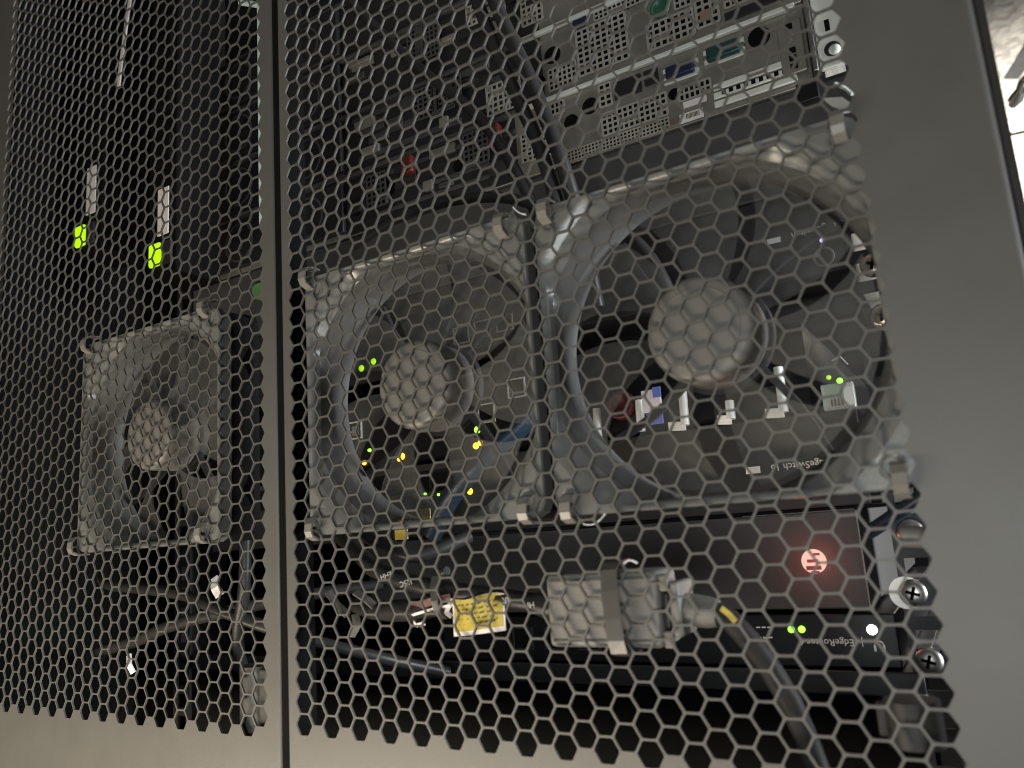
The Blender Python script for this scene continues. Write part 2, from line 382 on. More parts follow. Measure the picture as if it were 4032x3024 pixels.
make_fan(-12.75, -15.45, 'grey cooling fan behind the left, smaller-looking door mesh, standing alone', 0.2)
make_fan(7.12, -15.35, 'grey cooling fan beside the door seam, with green and amber lights behind it', 0.25)
make_fan(20.82, -15.30, 'largest grey cooling fan, beside the solid door frame, nearest the viewer', 0.32)

# cable ties that hold the fans: each loops over one web of the mesh
def fan_tie(a, b, label, up=True, tail=None, wid=0.44):
    t = thing('cable_tie', label, 'cable tie', (a, b - 0.6, -0.4), 'ties holding the fans to the doors')
    path = [(a - 0.06, b - 0.62, 0.7), (a - 0.05, b - 0.60, 0.1), (a - 0.03, b - 0.50, -0.22), (a, b - 0.25, -0.42), (a, b + 0.1, -0.46), (a, b + 0.34, -0.36), (a + 0.02, b + 0.50, -0.02), (a + 0.02, b + 0.52, 0.7)]
    mb = MB(); mb.strip(path, wid, 0.10); part('strap', mb, M_TIE, t)
    if tail:
        tb = MB(); tb.strip(tail, 0.12, 0.04, (0, 0, 1)); part('tail', tb, M_SHINE, t)
    return t
def arc(a0, b0, a1, b1, c, sag, n=8):
    return [(a0 + (a1 - a0) * i / n, b0 + (b1 - b0) * i / n + sag * math.sin(PI * i / n), c) for i in range(n + 1)]
FT = [(-18.45, -21.9, 'upper left corner of the fan behind the left door', None), (-7.1, -21.95, 'upper right corner of the fan behind the left door', None),
      (-7.2, -9.35, 'lower right corner of the fan behind the left door', None), (-19.1, -9.25, 'lower left corner of the fan behind the left door', None),
      (0.92, -21.85, 'upper left corner of the middle fan, next to the seam', None), (12.75, -21.5, 'upper right corner of the middle fan', arc(13.4, -22.2, 14.0, -21.7, -0.05, 0.1)),
      (12.95, -9.05, 'lower right corner of the middle fan', None), (1.0, -9.05, 'lower left corner of the middle fan, next to the seam', None),
      (14.95, -21.55, 'upper left corner of the largest fan', None), (26.72, -21.4, 'upper right corner of the largest fan, by the door frame', None),
      (26.85, -8.95, 'lower right corner of the largest fan, by the door frame', None), (14.9, -8.95, 'lower left corner of the largest fan', arc(15.3, -8.35, 16.35, -8.75, 0.3, 0.22))]
for a, b, where, tail in FT: fan_tie(a, b, 'nylon tie at the ' + where, tail=tail)

# ------------------------------------------------------------------ power adapter strapped to the mesh, with its leads
ad = thing('power_adapter', 'light grey power adapter brick strapped flat behind the lower door mesh', 'power adapter', (16.2, -6.5, 1.2))
b_ = MB(); b_.box(13.35, 18.15, -6.45, -3.62, 0.3, 2.4, 0.22); part('body', b_, M_BRICK, ad)
b_ = MB(); b_.box(13.6, 17.9, -6.25, -6.15, 0.27, 0.34); b_.box(13.6, 17.9, -3.95, -3.86, 0.27, 0.34); part('moulding_line', b_, M_TIEDK, ad)
b_ = MB(); b_.box(18.2, 18.42, -5.6, -4.3, 0.5, 2.2, 0.08); part('end_rib', b_, M_BLACK, ad)
b_ = MB(); b_.box(18.45, 18.85, -6.0, -4.0, 0.45, 2.2, 0.12); part('end_collar', b_, M_BRICK, ad)
b_ = MB(); b_.tube([(18.85, -4.9, 1.3), (19.6, -4.8, 1.3), (20.0, -4.75, 1.3)], [0.62, 0.58, 0.5], 18); part('strain_relief', b_, M_BRICK, ad)
for dy in (-6.0, -3.95):
    b_ = MB(); b_.box(18.16, 18.5, dy - 0.3, dy + 0.32, 0.35, 0.6, 0.05); part('clip', b_, M_TIE, ad)
st = thing('cable_tie', 'wide dark nylon strap running over the mesh across the power adapter', 'cable tie', (16.5, -6.5, -0.3))
b_ = MB(); b_.strip([(16.42, -6.85, 1.2), (16.42, -6.78, 0.1), (16.44, -6.55, -0.25), (16.47, -5.8, -0.36), (16.5, -4.8, -0.38), (16.53, -4.0, -0.34), (16.56, -3.55, -0.2), (16.57, -3.42, 0.2), (16.57, -3.4, 1.2)], 0.66, 0.12); part('strap', b_, M_TIEDK, st)
b_ = MB(); b_.strip(arc(16.95, -6.75, 17.5, -6.75, 0.1, -0.12), 0.16, 0.06, (0, 0, 1)); part('tail', b_, M_SHINE, st)
lead = thing('power_lead', 'thick grey lead running down from the right end of the power adapter', 'cable', (22.6, 0, 1.3))
b_ = MB(); b_.tube([(19.9, -4.78, 1.3), (20.4, -4.5, 1.35), (21.0, -3.7, 1.5), (21.6, -2.7, 1.6), (22.1, -1.7, 1.6), (22.45, -0.6, 1.6), (22.75, 0.6, 1.6), (23.1, 2.4, 1.6), (23.6, 6, 1.6)], 0.42, 16); part('jacket', b_, M_GCABLE, lead)
b_ = MB(); b_.strip([(20.25, -4.98, 0.9), (20.5, -4.78, 0.87), (20.72, -4.5, 0.9)], 0.2, 0.05, (0.5, -0.6, 0)); part('stripe', b_, M_YEL, lead)
cord = thing('mains_lead', 'black mains cord with white print tied behind the mesh left of the adapter', 'cable', (8, -6, 1.4))
b_ = MB(); b_.tube([(-3, -9.4, 5), (0.5, -7.9, 3.4), (2.6, -7.0, 2.2), (4.4, -6.5, 1.7), (6.5, -6.05, 1.4), (8.6, -5.75, 1.3), (10.8, -5.45, 1.3), (12.4, -5.2, 1.4), (13.4, -5.1, 1.4)], 0.42, 14); part('jacket', b_, M_CABLE, cord)
b_ = MB(); b_.tube([(12.2, -5.22, 1.4), (13.0, -5.12, 1.4), (13.5, -5.1, 1.4)], [0.46, 0.62, 0.62], 14); part('plug', b_, M_CABLE, cord)
for i, (tx, a, b, r) in enumerate((('125C', 5.6, -6.27, 0.2), ('RR', 11.1, -5.42, 0.12), ('EHH', 4.2, -6.62, 0.25), ('HR', 12.2, -5.2, 0.1))):
    part('print', text_mb(tx, 0.36, a, b - 0.12, 0.9 if a > 8 else (1.05 if a > 5 else 1.3), 'CENTER', r), M_PRINT, cord)
c2 = thing('spare_lead', 'short grey cable end lying under the printed mains cord', 'cable', (4.5, -5, 1.5))
b_ = MB(); b_.tube([(1.4, -5.2, 2.2), (3.0, -4.95, 1.6), (4.6, -5.0, 1.35), (6.2, -5.05, 1.3), (7.4, -5.1, 1.3)], [0.34, 0.36, 0.5, 0.52, 0.3], 14); part('jacket', b_, M_GCABLE, c2)
for i, q in enumerate(([(0.9, -6.0, 0.9), (1.5, -5.4, 0.8), (2.2, -4.9, 0.8)], [(2.2, -5.9, 1.4), (3.0, -5.55, 1.3), (3.5, -5.2, 1.3)], [(2.5, -4.9, 1.0), (2.7, -4.4, 0.9), (2.3, -3.9, 0.9)])):
    b_ = MB(); b_.strip(q, 0.36, 0.1, (0.6, -0.3, 0.8)); part('tie_tail', b_, M_TIE, c2)
tg = thing('red_tag', 'small dark red tag with white edge tied to the mains cord', 'tag', (7, -5.4, 1.0))
b_ = MB(); b_.strip([(6.05, -5.15, 0.95), (6.8, -5.3, 0.8), (7.6, -5.45, 0.75), (8.3, -5.55, 0.85)], 0.5, 0.05, (0, 1, 0.5)); part('sheet', b_, M_RED, tg)
b_ = MB(); b_.strip([(6.05, -4.86, 0.86), (6.8, -5.02, 0.7), (7.6, -5.18, 0.66), (8.3, -5.28, 0.76)], 0.12, 0.05, (0, 1, 0.5)); part('edge', b_, M_WHITE, tg)
b_ = MB(); b_.strip([(6.1, -4.55, 0.9), (6.3, -4.42, 0.85), (6.7, -4.5, 0.9)], 0.2, 0.05, (0, 1, 0.5)); part('loop', b_, M_WHITE, tg)
t2 = thing('cable_tie', 'grey tie wrapped round the mains cord beside the yellow label', 'cable tie', (7.6, -6.3, 0.6))
b_ = MB(); b_.strip([(7.5, -6.6, 1.6), (7.52, -6.5, 0.8), (7.58, -6.1, 0.55), (7.64, -5.5, 0.5), (7.7, -4.95, 0.6), (7.72, -4.7, 1.0)], 0.36, 0.1); part('strap', b_, M_TIEDK, t2)
b_ = MB(); b_.tube([(7.7, -6.65, 1.0), (8.1, -6.75, 0.9)], 0.2, 10); part('head', b_, M_CABLE, t2)
yl = thing('warning_label', 'yellow warning label with white border hanging from the mains cord', 'label', (9.6, -5.4, 0.9))
def bent(a0, a1, b0, b1, c, n=10, skew=0.0):
    rows = []
    for i in range(n + 1):
        q = i / n; a = a0 + (a1 - a0) * q; cc = c - 0.12 * math.sin(q * 3.2) + 0.08 * math.cos(q * 7)
        rows.append([(a, b0 - 0.12 * q + 0.10 * math.sin(q * 6), cc), (a + skew, b1 - 0.26 * q, cc - 0.04)])
    return rows
b_ = MB(); b_.grid(bent(8.25, 10.95, -5.55, -3.92, 0.9)); b_.grid([[(p[0], p[1], p[2] + 0.03) for p in r] for r in bent(8.25, 10.95, -5.55, -3.92, 0.9)][::-1]); part('sheet', b_, M_WHITE, yl)
b_ = MB(); b_.grid(bent(8.33, 10.86, -5.53, -4.1, 0.87)); part('yellow_field', b_, M_YEL, yl)
b_ = MB(); r0 = random.Random(3)
for ln in range(5):
    q = 8.62
    while q < 10.45:
        w = r0.uniform(0.10, 0.30); bb = -5.24 + ln * 0.20 - 0.09 * (q - 8.4); cc = 0.84 - 0.12 * math.sin((q - 8.25) / 2.7 * 3.2) + 0.08 * math.cos((q - 8.25) / 2.7 * 7)
        b_.face([(q, bb, cc), (q + w, bb - 0.03, cc - 0.003), (q + w, bb + 0.03, cc - 0.003), (q, bb + 0.06, cc)]); q += w + 0.09
part('print', b_, M_INK, yl, kind='stuff')
b_ = MB(); b_.strip([(8.35, -5.5, 0.95), (8.1, -5.2, 0.85), (7.95, -4.95, 0.9), (8.15, -4.75, 1.0)], 0.26, 0.04, (0.4, 0.3, 0.8)); part('loop', b_, M_WHITE, yl)

# ------------------------------------------------------------------ rack equipment (front plane c = 14)
W = 14.0
def unit(name, label, cat, a0, a1, b0, b1, mt, c=W, depth=30, bev=0.08, group='equipment mounted in the rack'):
    t = thing(name, label, cat, ((a0 + a1) / 2, b0, c + depth / 2), group)
    b = MB(); b.box(a0, a1, b0, b1, c, c + depth, bev); part('case', b, mt, t); return t
def port(t, a, b, w, h, c=W, frame=M_ZINC, fill=M_DARK, fr=0.09):
    o = MB(); o.box(a - w / 2 - fr, a + w / 2 + fr, b - h / 2 - fr, b - h / 2, c - 0.12, c - 0.02); o.box(a - w / 2 - fr, a + w / 2 + fr, b + h / 2, b + h / 2 + fr, c - 0.12, c - 0.02)
    o.box(a - w / 2 - fr, a - w / 2, b - h / 2, b + h / 2, c - 0.12, c - 0.02); o.box(a + w / 2, a + w / 2 + fr, b - h / 2, b + h / 2, c - 0.12, c - 0.02)
    q = part('port', o, frame, t); i = MB(); i.box(a - w / 2, a + w / 2, b - h / 2, b + h / 2, c - 0.05, c - 0.01); part('socket', i, fill, q); return q

# device with the glowing emblem
ap = unit('network_appliance', 'dark rack device whose face glows red around a pale round emblem', 'network device', -8.0, 23.6, -8.15, -3.4, mat('appliance_coat', (0.068, 0.065, 0.061), 0.5, spec=0.3, var=0.12, scale=20, bump=0.1, bscale=900))
em = MB(); em.cyl(21.3, -5.72, W - 0.06, W - 0.01, 0.6, 40); emb = part('emblem', em, M_EMBLEM, ap)
for a0, a1, b0, b1 in ((21.32, 21.62, -6.12, -6.0), (20.98, 21.5, -5.82, -5.66), (20.9, 21.62, -5.5, -5.3), (21.1, 21.5, -5.24, -5.14)):
    q = MB(); q.box(a0, a1, b0, b1, W - 0.09, W - 0.062); part('bar', q, M_RED, emb)
gl = bpy.data.lights.new('emblem_glow', 'POINT'); gl.energy = 0.009; gl.color = (1.0, 0.17, 0.10); gl.shadow_soft_size = 0.004
go = bpy.data.objects.new('emblem_glow', gl); COL.objects.link(go); go.location = wpos(21.3, -5.72, W - 1.4)
e_ = MB(); e_.box(23.55, 23.62, -8.1, -3.45, W - 0.03, W + 0.04); e_.box(18, 23.5, -8.17, -8.14, W - 0.03, W + 0.03); part('edge_highlight', e_, M_TIE, ap)  # pale strips painted in as the highlight along the case edges

# router above it (in the photo: below)
ro = unit('router', 'gloss black router with two green lights, one white light and white lettering', 'router', -2.0, 24.6, -3.15, -0.62, M_GLOSS, c=W + 0.05)
led(ro, 19.75, -2.42, W, M_LGREEN, 0.17); led(ro, 20.25, -2.42, W, M_LGREEN, 0.17); led(ro, 23.5, -2.40, W, M_LWHITE, 0.24)
part('lettering', text_mb('EdgeRouter 4', 0.46, 22.62, -1.95, W + 0.03), M_PRINTD, ro)
part('lettering', text_mb('|', 0.5, 23.05, -1.95, W + 0.03), M_PRINTD, ro)
u_ = MB(); u_.strip([(23.72 + 0.2 * math.cos(t), -1.68 - 0.2 * math.sin(t) - (0 if 0 < t < PI else 0), W + 0.02) for t in [PI * i / 8 for i in range(9)]], 0.1, 0.02, (0, 0, 1)); u_.box(23.87, 23.97, -1.68, -1.4, W + 0.01, W + 0.03); u_.box(23.47, 23.57, -1.68, -1.4, W + 0.01, W + 0.03); part('logo', u_, M_PRINTD, ro)
for i in range(6):
    q = MB(); q.box(18.0 + (i % 3) * 0.28, 18.2 + (i % 3) * 0.28, -2.55 + (i // 3) * 0.5, -2.48 + (i // 3) * 0.5, W + 0.02, W + 0.04); part('port_mark', q, M_PRINTD, ro)
for k in range(4): port(ro, 4 + k * 2.2, -1.9, 1.2, 1.1, c=W + 0.04, frame=M_BLACK)

sh = unit('rack_shelf', 'dark grey steel shelf edge spanning the rack below the router', 'shelf', -26.5, 25.45, -0.5, 0.62, mat('shelf_enamel', (0.022, 0.0225, 0.023), 0.3, var=0.15), c=W - 0.1, depth=26)
q = MB(); q.box(25.1, 25.46, 0.45, 0.64, W - 0.25, W + 0.1); part('end_clip', q, M_ZINC, sh)
sp = unit('blanking_panel', 'black panel at the very bottom of the picture under the shelf', 'panel', -26.5, 25.4, 0.75, 9.5, M_DARK, c=W + 0.3, depth=2)
led(sp, 23.55, 1.35, W + 0.25, M_LVIOLET, 0.16)

# switch with lettering
es = unit('network_switch', 'black network switch lettered with its name, seen through the largest fan', 'network switch', -24.3, 24.35, -13.15, -8.35, M_FACE)
part('lettering', text_mb('EdgeSwitch 16', 0.50, 22.72, -10.72, W - 0.02), M_PRINTD, es)
part('lettering', text_mb('|', 0.5, 23.2, -10.72, W - 0.02), M_PRINTD, es)
q = MB(); q.box(18.5, 19.25, -10.72, -10.36, W - 0.03, W - 0.01); part('badge', q, M_PRINTD, es)
for k in range(12): port(es, -19 + k * 1.75, -11.9, 1.35, 1.2, frame=M_GLOSS)
for a, b, mt in ((-2.8, -11.15, M_LGREEN), (-1.7, -11.0, M_LGREEN)): led(es, a, b, W, mt, 0.09)
led(es, 0.8, -11.0, W, M_LAMBER, 0.22)

# cabled switch above it
pp = unit('network_switch', 'cabled black switch with amber and green port lights behind the middle fan', 'network switch', -24.3, 22.2, -18.2, -13.35, M_GLOSS, c=W + 0.6)
for a, b, mt, r in ((-8.55, -13.85, M_LAMBER, 0.16), (-5.1, -13.95, M_LAMBER, 0.24), (-5.35, -13.75, M_LAMBER, 0.14), (1.1, -13.95, M_LAMBER, 0.22), (1.45, -14.1, M_LAMBER, 0.18), (-8.0, -14.7, M_LGREEN, 0.12), (1.3, -15.0, M_LGREEN, 0.24), (4.7, -14.9, M_LGREEN, 0.15)): led(pp, a, b, W + 0.55, mt, r)
for a, b in ((2.1, -16.0), (4.5, -17.3), (-2.6, -16.2), (-9.3, -16.3)): port(pp, a, b, 1.15, 1.1, c=W + 0.6)
for a in (-9.2,):
    q = MB(); q.box(a - 0.28, a + 0.28, -16.6, -15.9, W + 0.4, W + 0.58); part('port_label', q, M_TIE, pp)
# bail latches of the plug-in modules along the switch
for k, (a, hgt, foot) in enumerate(((10.3, 1.7, 0.8), (13.0, 1.8, 0.0), (15.6, 1.9, 1.0), (18.15, 1.0, 0.75), (20.9, 2.4, 0.95))):
    tz = thing('transceiver', ('leftmost bright metal latch of a plug-in module seen through the largest fan', 'thin bright metal module latch left of the pink and blue label', 'slim bright metal module latch right of the pink and blue label', 'short bright L-shaped module latch above the switch lettering', 'tallest bright L-shaped module latch right of the large fan hub')[k], 'transceiver', (a, -15.5, W), 'plug-in modules above the lettered switch')
    q = MB(); q.box(a - 1.0, a + 0.1, -14.9, -13.4, W + 0.1, W + 0.58, 0.05); part('body', q, M_BLACK, tz)
    q = MB(); q.tube([(a, -13.35 - hgt, W - 0.2), (a, -13.35, W - 0.35)], 0.25, 10)
    if foot: q.strip([(a, -13.32, W - 0.35), (a - foot * 0.5, -13.36, W - 0.3), (a - foot, -13.42, W - 0.15)], 0.5, 0.14, (0, 1, 0.2))
    part('bail', q, mat('bright_steel', (0.92, 0.93, 0.9), 0.3, var=0.05), tz)
pk = thing('cable_label', 'pink and blue label on a module lead seen through the largest fan', 'label', (13.9, -15.5, W - 0.5))
q = MB(); q.box(13.3, 14.45, -15.6, -14.3, W - 0.6, W - 0.5, 0.03); part('pink_field', q, mat('pink_paper', (0.88, 0.78, 0.82), 0.5), pk)
q = MB(); q.box(13.45, 14.45, -14.28, -13.6, W - 0.6, W - 0.5, 0.03); q.box(14.0, 14.47, -15.7, -15.1, W - 0.62, W - 0.52); part('blue_field', q, mat('blue_paper', (0.16, 0.22, 0.62), 0.5), pk)
rp = thing('red_plug', 'dark red round connector end behind the left side of the largest fan', 'connector', (11.8, -15, W))
q = MB(); q.lathe(11.9, -15.0, [(0.85, W), (0.85, W - 0.5), (0.6, W - 0.6), (0.5, W - 0.35), (0.001, W - 0.35)], 24); part('sleeve', q, M_RED, rp)
# clear plug with lights at the right end
cp = thing('network_plug', 'clear network plug with green lights at the right end of the switch', 'plug', (23.9, -14, W))
q = MB(); q.box(22.9, 24.4, -14.4, -13.1, W - 0.7, W + 0.2, 0.06); part('body', q, mat('clear_plastic', (0.75, 0.78, 0.75), 0.1, spec=0.8, alpha=0.45), cp)
q = MB(); q.box(23.95, 24.42, -14.3, -13.2, W - 0.8, W - 0.72); part('shield', q, M_ZINC, cp)
for j in range(5):
    q = MB(); q.box(23.3 + j * 0.16, 23.38 + j * 0.16, -13.6, -13.25, W - 0.76, W - 0.72); part('contact', q, M_BRASS, cp)
led(cp, 23.8, -14.55, W - 0.3, M_LGREEN, 0.15); led(cp, 23.3, -14.8, W - 0.3, M_LLIME, 0.12)
q = MB(); q.strip([(23.6, -15.6, W - 0.4), (24.0, -15.75, W - 0.5), (24.3, -15.3, W - 0.5)], 0.2, 0.06, (0, 0, 1)); part('latch', q, M_ZINC, cp)

# second lettered switch
e2 = unit('network_switch', 'black lettered switch near the top of the largest fan opening', 'network switch', -24.3, 25.0, -25.1, -20.3, M_FACE)
part('lettering', text_mb('EdgeSwitch', 0.5, 24.75, -22.9, W - 0.02), M_PRINTD, e2)
q = MB(); q.box(21.2, 21.9, -22.85, -22.55, W - 0.03, W - 0.01); part('badge', q, M_PRINTD, e2)
led(e2, 23.95, -22.1, W, M_LVIOLET, 0.13); 
rg = MB(); rg.lathe(23.9, -21.2, [(0.55, W - 0.01), (0.5, W - 0.06), (0.42, W - 0.01)], 28); part('button_ring', rg, M_TIE, e2)
for a, b in ((-8.0, -20.65), (-6.85, -20.95)): led(e2, a, b, W, M_LLIME, 0.24)
for a, b in ((4.3, -21.6), (2.6, -21.5), (0.9, -21.4), (-9.3, -21.0)): port(e2, a, b, 1.1, 1.0, frame=M_BEIGE)
bp = unit('blanking_panel', 'plain dark panel between the servers and the tops of the fans', 'panel', -26.8, 26.6, -30.75, -25.2, M_BLANK, c=W - 0.05, depth=3)

# ------------------------------------------------------------------ servers seen from behind
def grille(t, a0, a1, b0, b1, cell, c=W, mt=M_GRILLE, bar=0.36):
    o = MB(); na = max(1, round((a1 - a0) / cell)); nb = max(1, round((b1 - b0) / cell)); da = (a1 - a0) / na; db = (b1 - b0) / nb
    for i in range(na + 1): o.box(a0 + i * da - cell * bar / 2, a0 + i * da + cell * bar / 2, b0, b1, c - 0.10, c - 0.04)
    for j in range(nb + 1): o.box(a0, a1, b0 + j * db - cell * bar / 2, b0 + j * db + cell * bar / 2, c - 0.095, c - 0.045)
    g_ = part('vent_grille', o, mt, t); k = MB(); k.box(a0, a1, b0, b1, c - 0.03, c - 0.01); part('opening', k, M_DARK, g_)
def hole(t, a, b, r, c=W, mt=M_DARK):
    o = MB(); o.lathe(a, b, [(r, c - 0.02), (r, c - 0.05), (r * 0.9, c - 0.04), (0.001, c - 0.035)], 20); part('knockout', o, mt, t)
def plate(t, name, a0, a1, b0, b1, mt, c0=W - 0.12, c1=W - 0.02, bev=0.03): o = MB(); o.box(a0, a1, b0, b1, c0, c1, bev); return part(name, o, mt, t)
def dsub(t, a, b, w, h, mt):
    q = plate(t, 'port', a - w / 2 - 0.25, a + w / 2 + 0.25, b - h / 2 - 0.12, b + h / 2 + 0.12, M_ZINC)
    o = MB(); o.box(a - w / 2, a + w / 2, b - h / 2, b + h / 2, W - 0.55, W - 0.12, 0.12); part('shell', o, mt, q)
    for s in (-1, 1):
        n = MB(); n.cyl(a + s * (w / 2 + 0.14), b, W - 0.3, W - 0.12, 0.14, 6); part('hex_post', n, M_CHROME, q)
NAMES = ('server nearest the fans, with blue and teal ports on its rear panel', 'second server up from the fans, with a round green port', 'third server up from the fans, cut by the top of the picture')
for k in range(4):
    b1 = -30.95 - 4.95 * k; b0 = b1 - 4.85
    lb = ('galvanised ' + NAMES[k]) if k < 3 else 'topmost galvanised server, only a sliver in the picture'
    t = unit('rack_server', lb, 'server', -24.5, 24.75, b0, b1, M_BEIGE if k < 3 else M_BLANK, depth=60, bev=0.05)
    r0 = random.Random(20 + k)
    plate(t, 'panel_edge', 7.0, 24.4, b0 - 0.02, b0 + 0.28, M_ZINC, W - 0.35, W - 0.02, 0.05); plate(t, 'panel_edge', -24.3, 6.9, b0 - 0.02, b0 + 0.28, M_BLANK, W - 0.35, W - 0.02, 0.05)  # left run in a darker coat, standing for the shade there
    if k == 0:
        grille(t, 9.6, 16.6, -31.75, -31.05, 0.24); grille(t, 12.4, 16.6, -33.4, -31.95, 0.36); grille(t, 6.6, 9.2, -34.0, -32.0, 0.36)
        grille(t, 17.4, 19.3, -33.3, -32.45, 0.34); grille(t, 8.0, 9.9, -35.4, -34.6, 0.34); grille(t, 12.4, 13.2, -35.4, -33.9, 0.36)
        hole(t, 11.7, -34.3, 0.55); hole(t, 10.3, -33.7, 0.5); hole(t, 22.3, -34.7, 0.62); hole(t, 17.1, -33.1, 0.36)
        dsub(t, 17.7, -34.3, 1.7, 0.8, M_VGA); dsub(t, 20.3, -34.5, 1.9, 0.85, M_TEAL)
        plate(t, 'port', 13.4, 15.2, -35.2, -34.0, M_BLACK); plate(t, 'port', 15.4, 16.3, -35.2, -34.2, M_BLACK)
        for i in range(3): plate(t, 'slot_cover', 19.4 + i * 0.02, 24.0, -31.75 - i * 0.52 + 0.1, -31.35 - i * 0.52 + 0.1, M_ZINC, W - 0.25, W - 0.1, 0.05)
        for i in range(9): plate(t, 'slot_hole', 19.9 + i * 0.42, 20.14 + i * 0.42, -32.16, -31.9, M_DARK, W - 0.28, W - 0.26, 0.0)
        plate(t, 'bracket', 23.3, 24.6, -34.8, -31.6, M_BEIGE, W - 0.4, W - 0.2, 0.08)
        for i in range(3):
            for j in range(2): plate(t, 'slot_hole', 23.75 + 0.0, 24.15, -32.7 + j * 0.5 - i * 0.95, -32.35 + j * 0.5 - i * 0.95, M_DARK, W - 0.43, W - 0.41, 0.0) if (i + j) % 2 == 0 or i == 0 else None
        bc = plate(t, 'label', 17.3, 18.7, -31.6, -31.02, M_WHITE, W - 0.16, W - 0.12, 0.0)
        for i in range(11): o = MB(); o.box(17.7 + i * 0.075, 17.73 + i * 0.075 + r0.random() * 0.02, -31.5, -31.2, W - 0.18, W - 0.165); part('barcode_line', o, M_INK, bc)
        plate(t, 'label', 16.7, 17.2, -31.5, -31.1, M_BRASS, W - 0.16, W - 0.12, 0.0); plate(t, 'label', 17.6, 19.0, -32.3, -31.9, M_WHITE, W - 0.16, W - 0.12, 0.0)
        plate(t, 'release_lever', 4.4, 5.3, -35.2, -33.6, M_REDL, W - 0.8, W - 0.1, 0.2); plate(t, 'release_lever', -3.1, -2.0, -35.3, -33.9, M_REDL, W - 0.8, W - 0.1, 0.2)
        plate(t, 'label', 6.0, 7.2, -31.9, -31.2, M_TIE, W - 0.14, W - 0.1, 0.0)
        for a in (-7.8, -4.8, 1.5, 3.2): hole(t, a, -33.4 + r0.uniform(-0.6, 0.6), r0.uniform(0.4, 0.7))
        for a0, a1, bb in ((-6, 4.0, -32.1), (-8, 3.2, -35.0), (-1.8, 4, -33.0)): plate(t, 'slot_cover', a0, a1, bb, bb + 0.3, M_BLANK)
    elif k == 1:
        grille(t, 11.2, 14.6, -39.7, -36.5, 0.4); grille(t, 15.9, 18.8, -38.1, -36.4, 0.4); grille(t, 19.0, 20.3, -40.2, -36.6, 0.45); grille(t, 4.2, 6.8, -38.4, -36.2, 0.4)
        grille(t, 12.6, 16.0, -40.5, -39.9, 0.3); grille(t, 20.7, 23.8, -38.4, -37.2, 0.36); grille(t, 9.0, 11.0, -37.8, -36.3, 0.36); grille(t, 17.8, 18.8, -40.3, -38.4, 0.36)
        o = MB(); o.lathe(16.9, -38.9, [(0.62, W - 0.02), (0.62, W - 0.2), (0.5, W - 0.22), (0.45, W - 0.1), (0.001, W - 0.1)], 28); part('port', o, M_PS2, t)
        o = MB(); o.lathe(11.6, -40.3, [(0.5, W - 0.02), (0.5, W - 0.2), (0.4, W - 0.22), (0.001, W - 0.15)], 28); part('port', o, M_VGA, t)
        hole(t, 14.6, -40.2, 0.5); hole(t, 22.0, -38.6, 0.7); hole(t, 9.4, -38.8, 0.6); hole(t, 8.2, -37.2, 0.55); hole(t, 23.5, -37.4, 0.4)
        plate(t, 'port', 20.6, 23.8, -36.9, -36.3, M_BLACK); plate(t, 'label', 19.2, 19.9, -37.6, -36.9, M_BRASS, W - 0.16, W - 0.12)
        for i in range(3): plate(t, 'slot_cover', 20.8, 24.2, -40.4 + i * 0.6, -40.05 + i * 0.6, M_ZINC, W - 0.25, W - 0.1, 0.05)
        for a0, a1, bb in ((-7.5, 2.0, -37.0), (-6.0, 1.5, -38.4), (-8, 0.5, -40.3), (1.0, 3.6, -39.4)): plate(t, 'slot_cover', a0, a1, bb, bb + 0.45, M_BLANK)
    else:
        for q in range(5):
            a = 3 + q * 4.4; grille(t, a, a + r0.uniform(1.5, 3.2), b0 + 0.6, b0 + r0.uniform(1.8, 4.0), 0.4)
        for q in range(7): hole(t, r0.uniform(0, 23), r0.uniform(b0 + 0.8, b1 - 0.8), r0.uniform(0.3, 0.6))
        for q in range(8):
            a = r0.uniform(-9, 21); bb = r0.uniform(b0 + 0.5, b1 - 0.9); plate(t, 'slot_cover', a, a + r0.uniform(1.5, 4), bb, bb + 0.35, r0.choice((M_ZINC, M_BLANK, M_BLACK)), W - 0.2, W - 0.11)
    plate(t, 'shade_cover', -9.0, 8.6 if k != 0 else 6.2, b0 + 0.3, b1 - 0.05, M_BLACK, W - 0.032, W - 0.022, 0.0)  # dark sheet standing in for the light falling off across this half
    if k < 3:
        for q in range(12):
            a = r0.uniform(-8.6, 5.0); bb = r0.uniform(b0 + 0.4, b1 - 1.3)
            plate(t, 'rear_bracket', a, a + r0.uniform(0.7, 2.6), bb, bb + r0.uniform(0.25, 0.9), r0.choice((M_BEIGE, M_BLANK, M_BEIGE, M_FACE)), W - 0.2 - 0.02 * q, W - 0.035, 0.04)
        for q in range(2):
            a = r0.uniform(-7.5, 3.0); grille(t, a, a + r0.uniform(1.4, 2.4), b0 + r0.uniform(0.6, 1.2), b0 + r0.uniform(2.2, 3.6), 0.4, W - 0.5, M_BLANK)
    # dark left half: power supply bays
    for a0, a1 in ((-24.2, -16.6), (-16.3, -8.9)):
        o = MB(); o.box(a0, a1, b0 + 0.4, b1 - 0.3, W - 0.5, W - 0.05, 0.1); py = part('power_supply', o, M_BLACK, t)
        o = MB(); o.lathe((a0 + a1) / 2, (b0 + b1) / 2, [(1.7, W - 0.52), (1.6, W - 0.56), (1.5, W - 0.52)], 32); part('fan_ring', o, M_BLANK, py)
